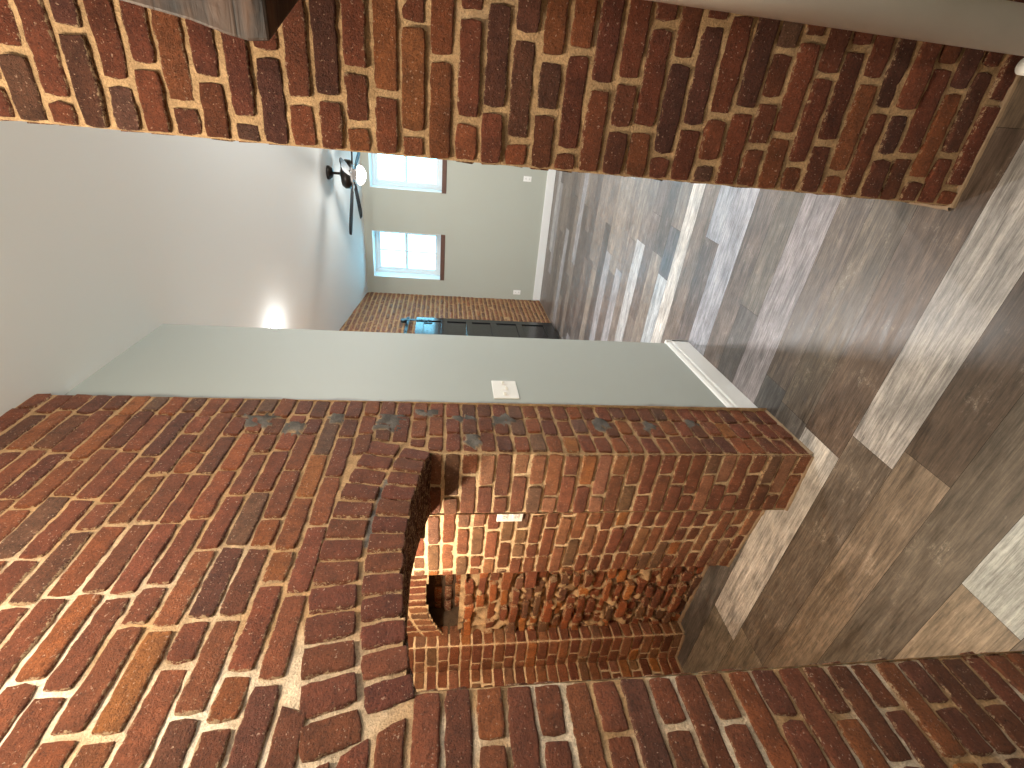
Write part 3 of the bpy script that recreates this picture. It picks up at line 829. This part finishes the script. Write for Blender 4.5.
# ------------------------------------------------------------------ ceiling fan
FX, FY = 5.70, .645; FZ = zc(FX)
f = empty('ceiling_fan', (FX, FY, FZ), 'dark ceiling fan with a lit round globe, hanging by the windows', 'ceiling fan')
bm = bmesh.new(); lathe(bm, (FX, FY, FZ), [(0, 0), (.070, 0), (.068, -.02), (.045, -.05), (.018, -.06), (0, -.06)]); bm_obj('canopy', bm, BRONZE, f, smooth=True)
bm = bmesh.new(); cyl(bm, (FX, FY, FZ - .05), (FX, FY, 2.60), .013); bm_obj('downrod', bm, BRONZE, f, smooth=True)
bm = bmesh.new(); lathe(bm, (FX, FY, 2.54), [(0, .075), (.03, .07), (.05, .055), (.125, .045), (.145, .015), (.142, -.035), (.105, -.06), (.06, -.065), (.055, -.105), (0, -.105)]); bm_obj('motor_housing', bm, BRONZE, f, smooth=True)
bm = bmesh.new(); lathe(bm, (FX, FY, 2.435), [(0, .0), (.085, -.005), (.098, -.02), (.092, -.045), (.066, -.068), (.03, -.082), (0, -.086)]); bm_obj('light_globe', bm, GLOBE, f, smooth=True)
for k in range(5):
    t = math.radians(51 + 72 * k); u = V((math.cos(t), math.sin(t), 0)); w = V((-math.sin(t), math.cos(t), 0)); base = V((FX, FY, 2.485))
    bm = bmesh.new()
    pr = [(.17, .040), (.30, .050), (.48, .056), (.59, .054), (.64, .038), (.655, .012)]
    top = []
    for r, hw in pr: top.append(base + u * r + w * hw + V((0, 0, .005)))
    for r, hw in reversed(pr): top.append(base + u * r - w * hw + V((0, 0, -.005)))
    A = [bm.verts.new(p) for p in top]; B = [bm.verts.new(p - V((0, 0, .006))) for p in top]
    bm.faces.new(A); bm.faces.new(B[::-1])
    for i in range(len(A)): bm.faces.new((A[i], A[(i + 1) % len(A)], B[(i + 1) % len(A)], B[i]))
    bl = bm_obj('blade', bm, BLADE, f)
    bm = bmesh.new(); cyl(bm, base + u * .08 + V((0, 0, .0)), base + u * .22 - V((0, 0, .008)), .010, .008, n=10); bm_obj('blade_bracket', bm, BRONZE, bl)

# ------------------------------------------------------------------ recessed ceiling lights (one is in view) and added unseen fill lights
def downlight(x, y, watts, label, rgb=(1, .93, .82), r=.075, spill=0.0, drop=.10):
    z = zc(x)
    o = empty('ceiling_light', (x, y, z), label, 'ceiling light')
    bm = bmesh.new(); lathe(bm, (x, y, z), [(r - .012, -.001), (r - .010, -.008), (r + .012, -.008), (r + .018, 0)]); bm_obj('trim_ring', bm, WHITE, o, smooth=True)
    bm = bmesh.new(); lathe(bm, (x, y, z), [(0, -.006), (r - .010, -.006), (r - .010, -.0005)]); bm_obj('lens', bm, LENS, o)
    ld = bpy.data.lights.new('downlight', 'AREA'); ld.shape = 'DISK'; ld.size = r * 1.7; ld.energy = watts; ld.color = rgb
    lo = bpy.data.objects.new('lamp', ld); lo.location = (0, 0, -.012); link(lo, o)
    if spill:
        ld = bpy.data.lights.new('spill', 'POINT'); ld.energy = spill; ld.color = rgb; ld.shadow_soft_size = .07
        lo = bpy.data.objects.new('lamp_spill', ld); lo.location = (0, 0, -drop - .002); link(lo, o)
        if drop > .2:
            bm = bmesh.new(); cyl(bm, (x, y, z), (x, y, z - drop + .06), .008); bm_obj('stem', bm, BRONZE, o)
            bm = bmesh.new(); lathe(bm, (x, y, z - drop), [(.0, .062), (.045, .06), (.075, .05), (.072, .046), (0, .05)]); bm_obj('shade', bm, BRONZE, o, smooth=True)
    return o
downlight(3.92, 1.70, 60, 'lit round light on the ceiling beyond the painted wall', (1, .98, .95), spill=3)
downlight(4.1, -1.1, 30, 'added fill light in the far room, hidden by the brick pier', (1, .98, .95), spill=125, drop=.45)  # added lamp, washes the far ceiling and the painted walls
downlight(.42, .36, 10, 'lit pendant light overhead near the brick wall, out of view', (1, .86, .66), r=.06, spill=48, drop=.42)
downlight(-.7, -.6, 12, 'added fill light overhead behind the viewer, out of view', (1, .93, .84), r=.06, spill=8)  # added fill, lifts the near room and the pier
# fan lamp
ld = bpy.data.lights.new('fan_lamp', 'POINT'); ld.energy = 16; ld.color = (1, .95, .88); ld.shadow_soft_size = .08
lo = bpy.data.objects.new('lamp', ld); lo.location = (0, 0, 2.31 - FZ); link(lo, f)
# lamp tucked up behind the arch
al = empty('alcove_light', (1.08, 1.72, ALC), 'small lamp fixed up inside the brick alcove, hidden by the arch', 'lamp')
bm = bmesh.new(); lathe(bm, (1.08, 1.72, ALC), [(0, 0), (.05, 0), (.05, -.04), (.035, -.07), (0, -.07)]); bm_obj('lamp_base', bm, WHITE, al, smooth=True)
bm = bmesh.new(); lathe(bm, (1.08, 1.72, ALC - .07), [(0, 0), (.02, -.01), (.032, -.04), (.02, -.07), (0, -.078)]); bm_obj('bulb', bm, emis('warm_bulb', (1, .8, .55), 8), al, smooth=True)
ld = bpy.data.lights.new('alcove_lamp', 'POINT'); ld.energy = 42; ld.color = (1, .87, .68); ld.shadow_soft_size = .03
lo = bpy.data.objects.new('lamp', ld); lo.location = (0, 0, -.19); link(lo, al)

# ------------------------------------------------------------------ drain pipe with fittings
PX, PY, PR = 1.226, -.294, .0455
p = empty('drain_pipe', (PX, PY, 0), 'thick off-white vertical pipe standing in front of the right brick wall', 'pipe')
bm = bmesh.new(); cyl(bm, (PX, PY, .10), (PX, PY, H_CEIL), PR, n=48); bm_obj('pipe', bm, PVC, p, smooth=True)
bm = bmesh.new(); lathe(bm, (PX, PY, 0), [(PR, .115), (PR + .004, .118), (PR + .004, .105), (PR + .002, .10), (PR + .006, .095), (PR + .006, .012), (PR + .010, .010), (PR + .010, 0)], 48); bm_obj('coupling', bm, PVCW, p, smooth=True)
bm = bmesh.new(); cyl(bm, (PX + .045, PY + .055, .022), (PX + .045, PY + .055, .085), .020, n=32); cyl(bm, (PX + .045, PY + .055, .0), (PX + .045, PY + .055, .03), .014, n=32)
cyl(bm, (PX + .0, PY + .02, .055), (PX + .045, PY + .055, .055), .014, n=24)
bm_obj('side_fitting', bm, PVCW, p, smooth=True)

# ------------------------------------------------------------------ rough wooden beam on the right wall
bm = bmesh.new()
XFc = 1.10
prof = [(1.82, -.086), (1.858, -.082), (1.89, -.087), (1.95, -.102), (2.06, -.118), (2.2, -.14), (2.34, -.16)]
fr = []; bk = []
for (z, y) in prof:
    fr.append(V((XFc, y, z))); bk.append(V((XP - .006, y - .10, z)))
ye = -1.2; ny = 30
rows = []
for (a, b) in zip(fr, bk):
    row_f = []; row_b = []
    for i in range(ny + 1):
        t = i / ny
        pf = a.lerp(V((XFc, ye, a.z)), t); pf += V((noise.noise(pf * 9) * .006, 0, noise.noise(pf * 7 + V((5, 5, 5))) * .006 if a.z < 1.83 else 0))
        pb = b.lerp(V((XP - .006, ye, b.z)), t)
        row_f.append(bm.verts.new(pf)); row_b.append(bm.verts.new(pb))
    rows.append((row_f, row_b))
for (f0, b0), (f1, b1) in zip(rows, rows[1:]):
    for i in range(ny):
        bm.faces.new((f0[i], f0[i + 1], f1[i + 1], f1[i])); bm.faces.new((b0[i], b1[i], b1[i + 1], b0[i + 1]))
    bm.faces.new((f0[0], f1[0], b1[0], b0[0])); bm.faces.new((f0[-1], b0[-1], b1[-1], f1[-1]))
for k, (F_, B_) in ((0, rows[0]), (1, rows[-1])):
    for i in range(ny):
        q = (F_[i], B_[i], B_[i + 1], F_[i + 1]); bm.faces.new(q if k == 0 else q[::-1])
o = bm_obj('wooden_beam', bm, WOOD, None, bevel=.006)
tag(o, 'dark rough hewn wooden beam fixed high on the right brick wall', 'beam')

# ------------------------------------------------------------------ sky outside
w = bpy.data.worlds.new('sky'); C.world = w; w.use_nodes = True
bg = w.node_tree.nodes['Background']; bg.inputs[0].default_value = (.27, .74, 1.0, 1); bg.inputs[1].default_value = 6.5

# ------------------------------------------------------------------ camera (the photograph was taken with the phone on its side)
right = V((0.48544, -0.87394, 0.02396)); down = V((-0.11611, -0.09161, -0.989)); fwd = V((0.86653, 0.47732, -0.14594))
cd = bpy.data.cameras.new('camera'); cam = bpy.data.objects.new('camera', cd); link(cam)
cd.sensor_width = 36; cd.lens = 36 * 480.0 / 1024; cd.clip_start = .02
mw = Matrix((down, right, -fwd)).transposed().to_4x4(); mw.translation = V((0, 0, 1.5)); cam.matrix_world = mw
C.camera = cam
C.view_settings.view_transform = 'Standard'; C.view_settings.look = 'None'; C.view_settings.exposure = 0.45; C.view_settings.gamma = 1.0
C.view_settings.use_curve_mapping = False
